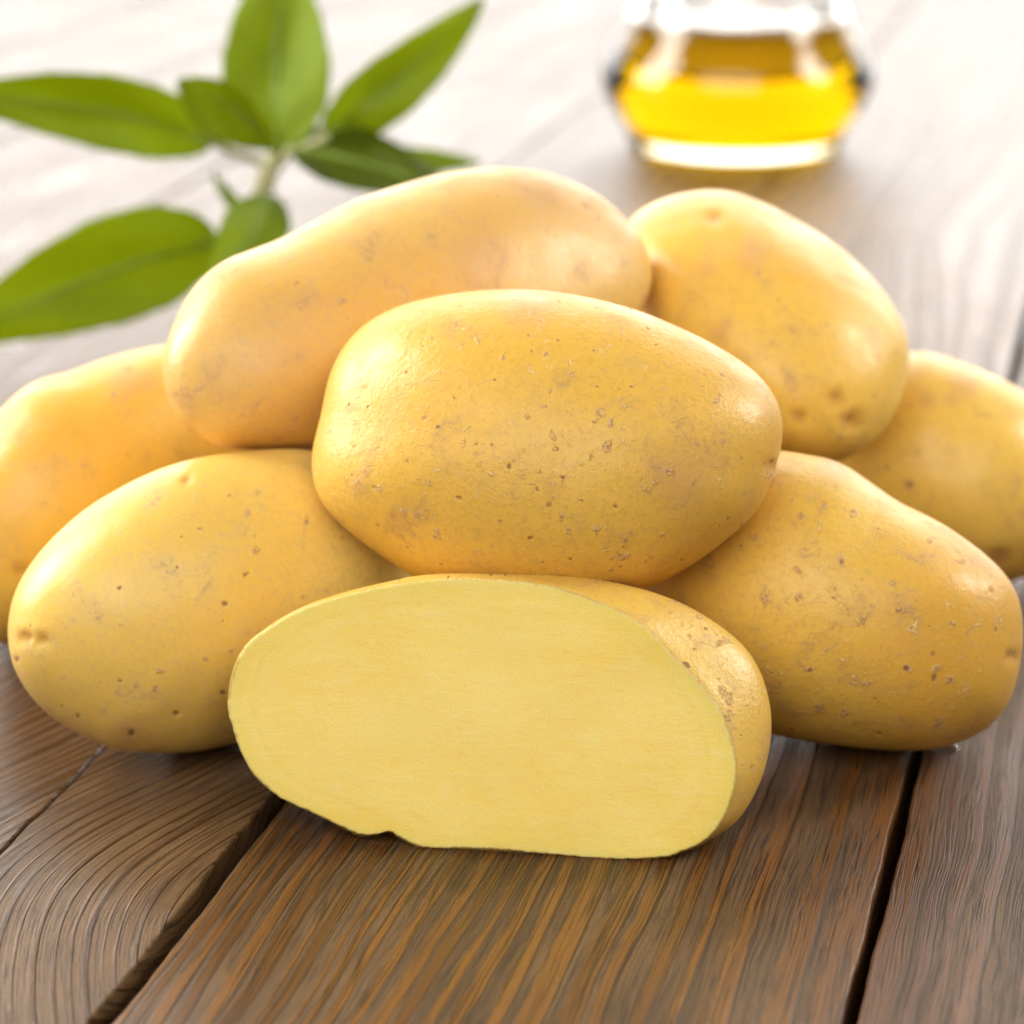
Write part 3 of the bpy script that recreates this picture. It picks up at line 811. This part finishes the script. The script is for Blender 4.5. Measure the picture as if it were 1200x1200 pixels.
def leaf(mid, wl, wr, mat, fold=0.0, roll=0.0, shape=0.75):
    """mid: (u, v, z) from stalk to tip; wl, wr: widths to either side of the rib"""
    M = np.array(mid, float)
    t = np.linspace(0, 1, 44)
    tk = np.linspace(0, 1, len(M))
    if len(M) == 3:
        C = np.stack([np.polyval(np.polyfit(tk, M[:, k], 2), t) for k in range(3)], 1)
    else:
        C = np.stack([np.interp(t, tk, M[:, k]) for k in range(3)], 1)
    d = np.gradient(C[:, :2], axis=0); d /= np.linalg.norm(d, axis=1)[:, None]
    nrm = np.stack([d[:, 1], -d[:, 0]], 1)
    prof = np.sin(np.pi * np.clip(t, 0, 1) ** shape) ** 0.72
    prof *= 1 + 0.012 * np.sin(t * 31) + 0.012 * np.sin(t * 67 + 1)
    ns = 25
    ss = np.linspace(-1, 1, ns)
    V, vein = [], []
    for side in (0, 1):
        for i in range(len(t)):
            for s in ss:
                w = (wl if s < 0 else wr) * prof[i]
                q = C[i, :2] + nrm[i] * s * (-1) * w * -1
                dep = C[i, 2] - fold * abs(s) * prof[i] + roll * s * prof[i] - 0.0016 * math.sin(t[i] * 9 + s * 3)
                lat = abs(math.sin((t[i] * 11 - abs(s) * 2.2) * math.pi))
                dep += 0.0005 * (1 - lat) + (0.0 if side == 0 else 0.00045)
                V.append(place(q[0], q[1], dep))
                vein.append(max(math.exp(-(s / 0.05) ** 2), 0.5 * math.exp(-(lat / 0.18) ** 2)))
    n1 = len(t) * ns
    Fc = []
    for i in range(len(t) - 1):
        for j in range(ns - 1):
            a = i * ns + j
            Fc.append((a, a + 1, a + 1 + ns, a + ns)); b = a + n1
            Fc.append((b, b + ns, b + 1 + ns, b + 1))
        a = i * ns; Fc.append((a, a + ns, a + ns + n1, a + n1))
        a = i * ns + ns - 1; Fc.append((a, a + n1, a + ns + n1, a + ns))
    V = np.array(V) - sprig_base
    V[:, 2] = np.maximum(V[:, 2], 0.0008)
    o = mesh_obj('leaf', V, Fc, mat, sprig)
    set_attr(o.data, 'vein', vein)
    rib = [np.array(place(*C[i])) - sprig_base - np.array([0, 0.0003, 0]) for i in range(0, 40)]
    tube('midrib', rib, [0.00085 * (1 - 0.75 * i / 40) for i in range(40)], MAT_RIB, o, 8)
    return o


SZ = 0.83
leaf([(252, 168, SZ), (110, 128, SZ - .02), (-75, 112, SZ - .03)], 44, 46, LEAF_A, 0.006, 0.004)
leaf([(330, 178, SZ - .005), (275, 128, SZ - .02), (206, 94, SZ - .03)], 24, 44, LEAF_A, 0.003, 0.003, 1.15)
leaf([(326, 178, SZ), (324, 60, SZ + .015), (332, -70, SZ + .02)], 64, 64, LEAF_A, 0.006, 0.004)
leaf([(378, 158, SZ), (470, 92, SZ + .01), (569, -4, SZ + .02)], 38, 38, LEAF_A, 0.004, -0.012)
leaf([(340, 172, SZ), (430, 192, SZ - .01), (530, 225, SZ - .02)], 34, 40, LEAF_B, 0.004, 0.016)
leaf([(410, 188, SZ + .02), (490, 190, SZ + .02), (566, 191, SZ + .02)], 15, 18, LEAF_A, 0.002, 0.006)
leaf([(258, 280, SZ - .01), (112, 324, SZ - .03), (-70, 402, SZ - .05)], 64, 64, LEAF_A, 0.005, 0.008)
leaf([(312, 226, SZ - .01), (292, 280, SZ - .04), (240, 345, SZ - .06)], 40, 40, LEAF_A, 0.006, 0.006)
leaf([(296, 262, SZ - .005), (272, 236, SZ), (248, 200, SZ)], 9, 9, LEAF_A, 0.001, 0.001)
stem_pts = [np.array([0, 0, 0.0])]
for u, v, z in ((316, 340, .838), (308, 275, .834), (306, 240, .832), (311, 212, .83), (318, 192, .83), (325, 174, .83)):
    stem_pts.append(place(float(u), float(v), z) - sprig_base)
tube('stem', stem_pts, [0.0026, 0.0026, 0.0027, 0.0028, 0.0030, 0.0028, 0.0016], MAT_STEM, sprig)
for a, b in (((318, 192), (252, 168)), ((322, 185), (384, 158)), ((312, 205), (342, 173)), ((308, 240), (246, 282))):
    pts = [place(a[0] + (b[0] - a[0]) * k / 5., a[1] + (b[1] - a[1]) * k / 5. + 4 * math.sin(k / 5 * math.pi), SZ - 0.002 * k / 5) - sprig_base for k in range(6)]
    tube('leaf_stalk', pts, [0.0013] * 6, MAT_STEM, sprig, 8)

# ------------------------------------------------------------------ drops of water under the potato
def drop(u, v, r, h, seed, label):
    z = float(table_depth(v)); p = place(float(u), float(v), z)
    V, Fc = icosphere(3)
    rs = np.random.RandomState(seed)
    Q = V.copy(); Q *= (1 + 0.12 * plane_waves(V, 2.5, seed))[:, None]
    Q = Q * np.array([r, r * 0.7, h]); Q[:, 2] = np.maximum(Q[:, 2], -0.0002)
    me = fast_mesh('water_drop', Q, Fc); me.materials.append(MAT_WATER)
    o = bpy.data.objects.new('water_drop', me); COL.objects.link(o); o.location = (p[0], p[1], 0.0)
    tag(o, label, 'water drop')


drop(1108, 877, 0.0030, 0.0011, 3, 'small clear water drop beneath the scabbed golden potato')
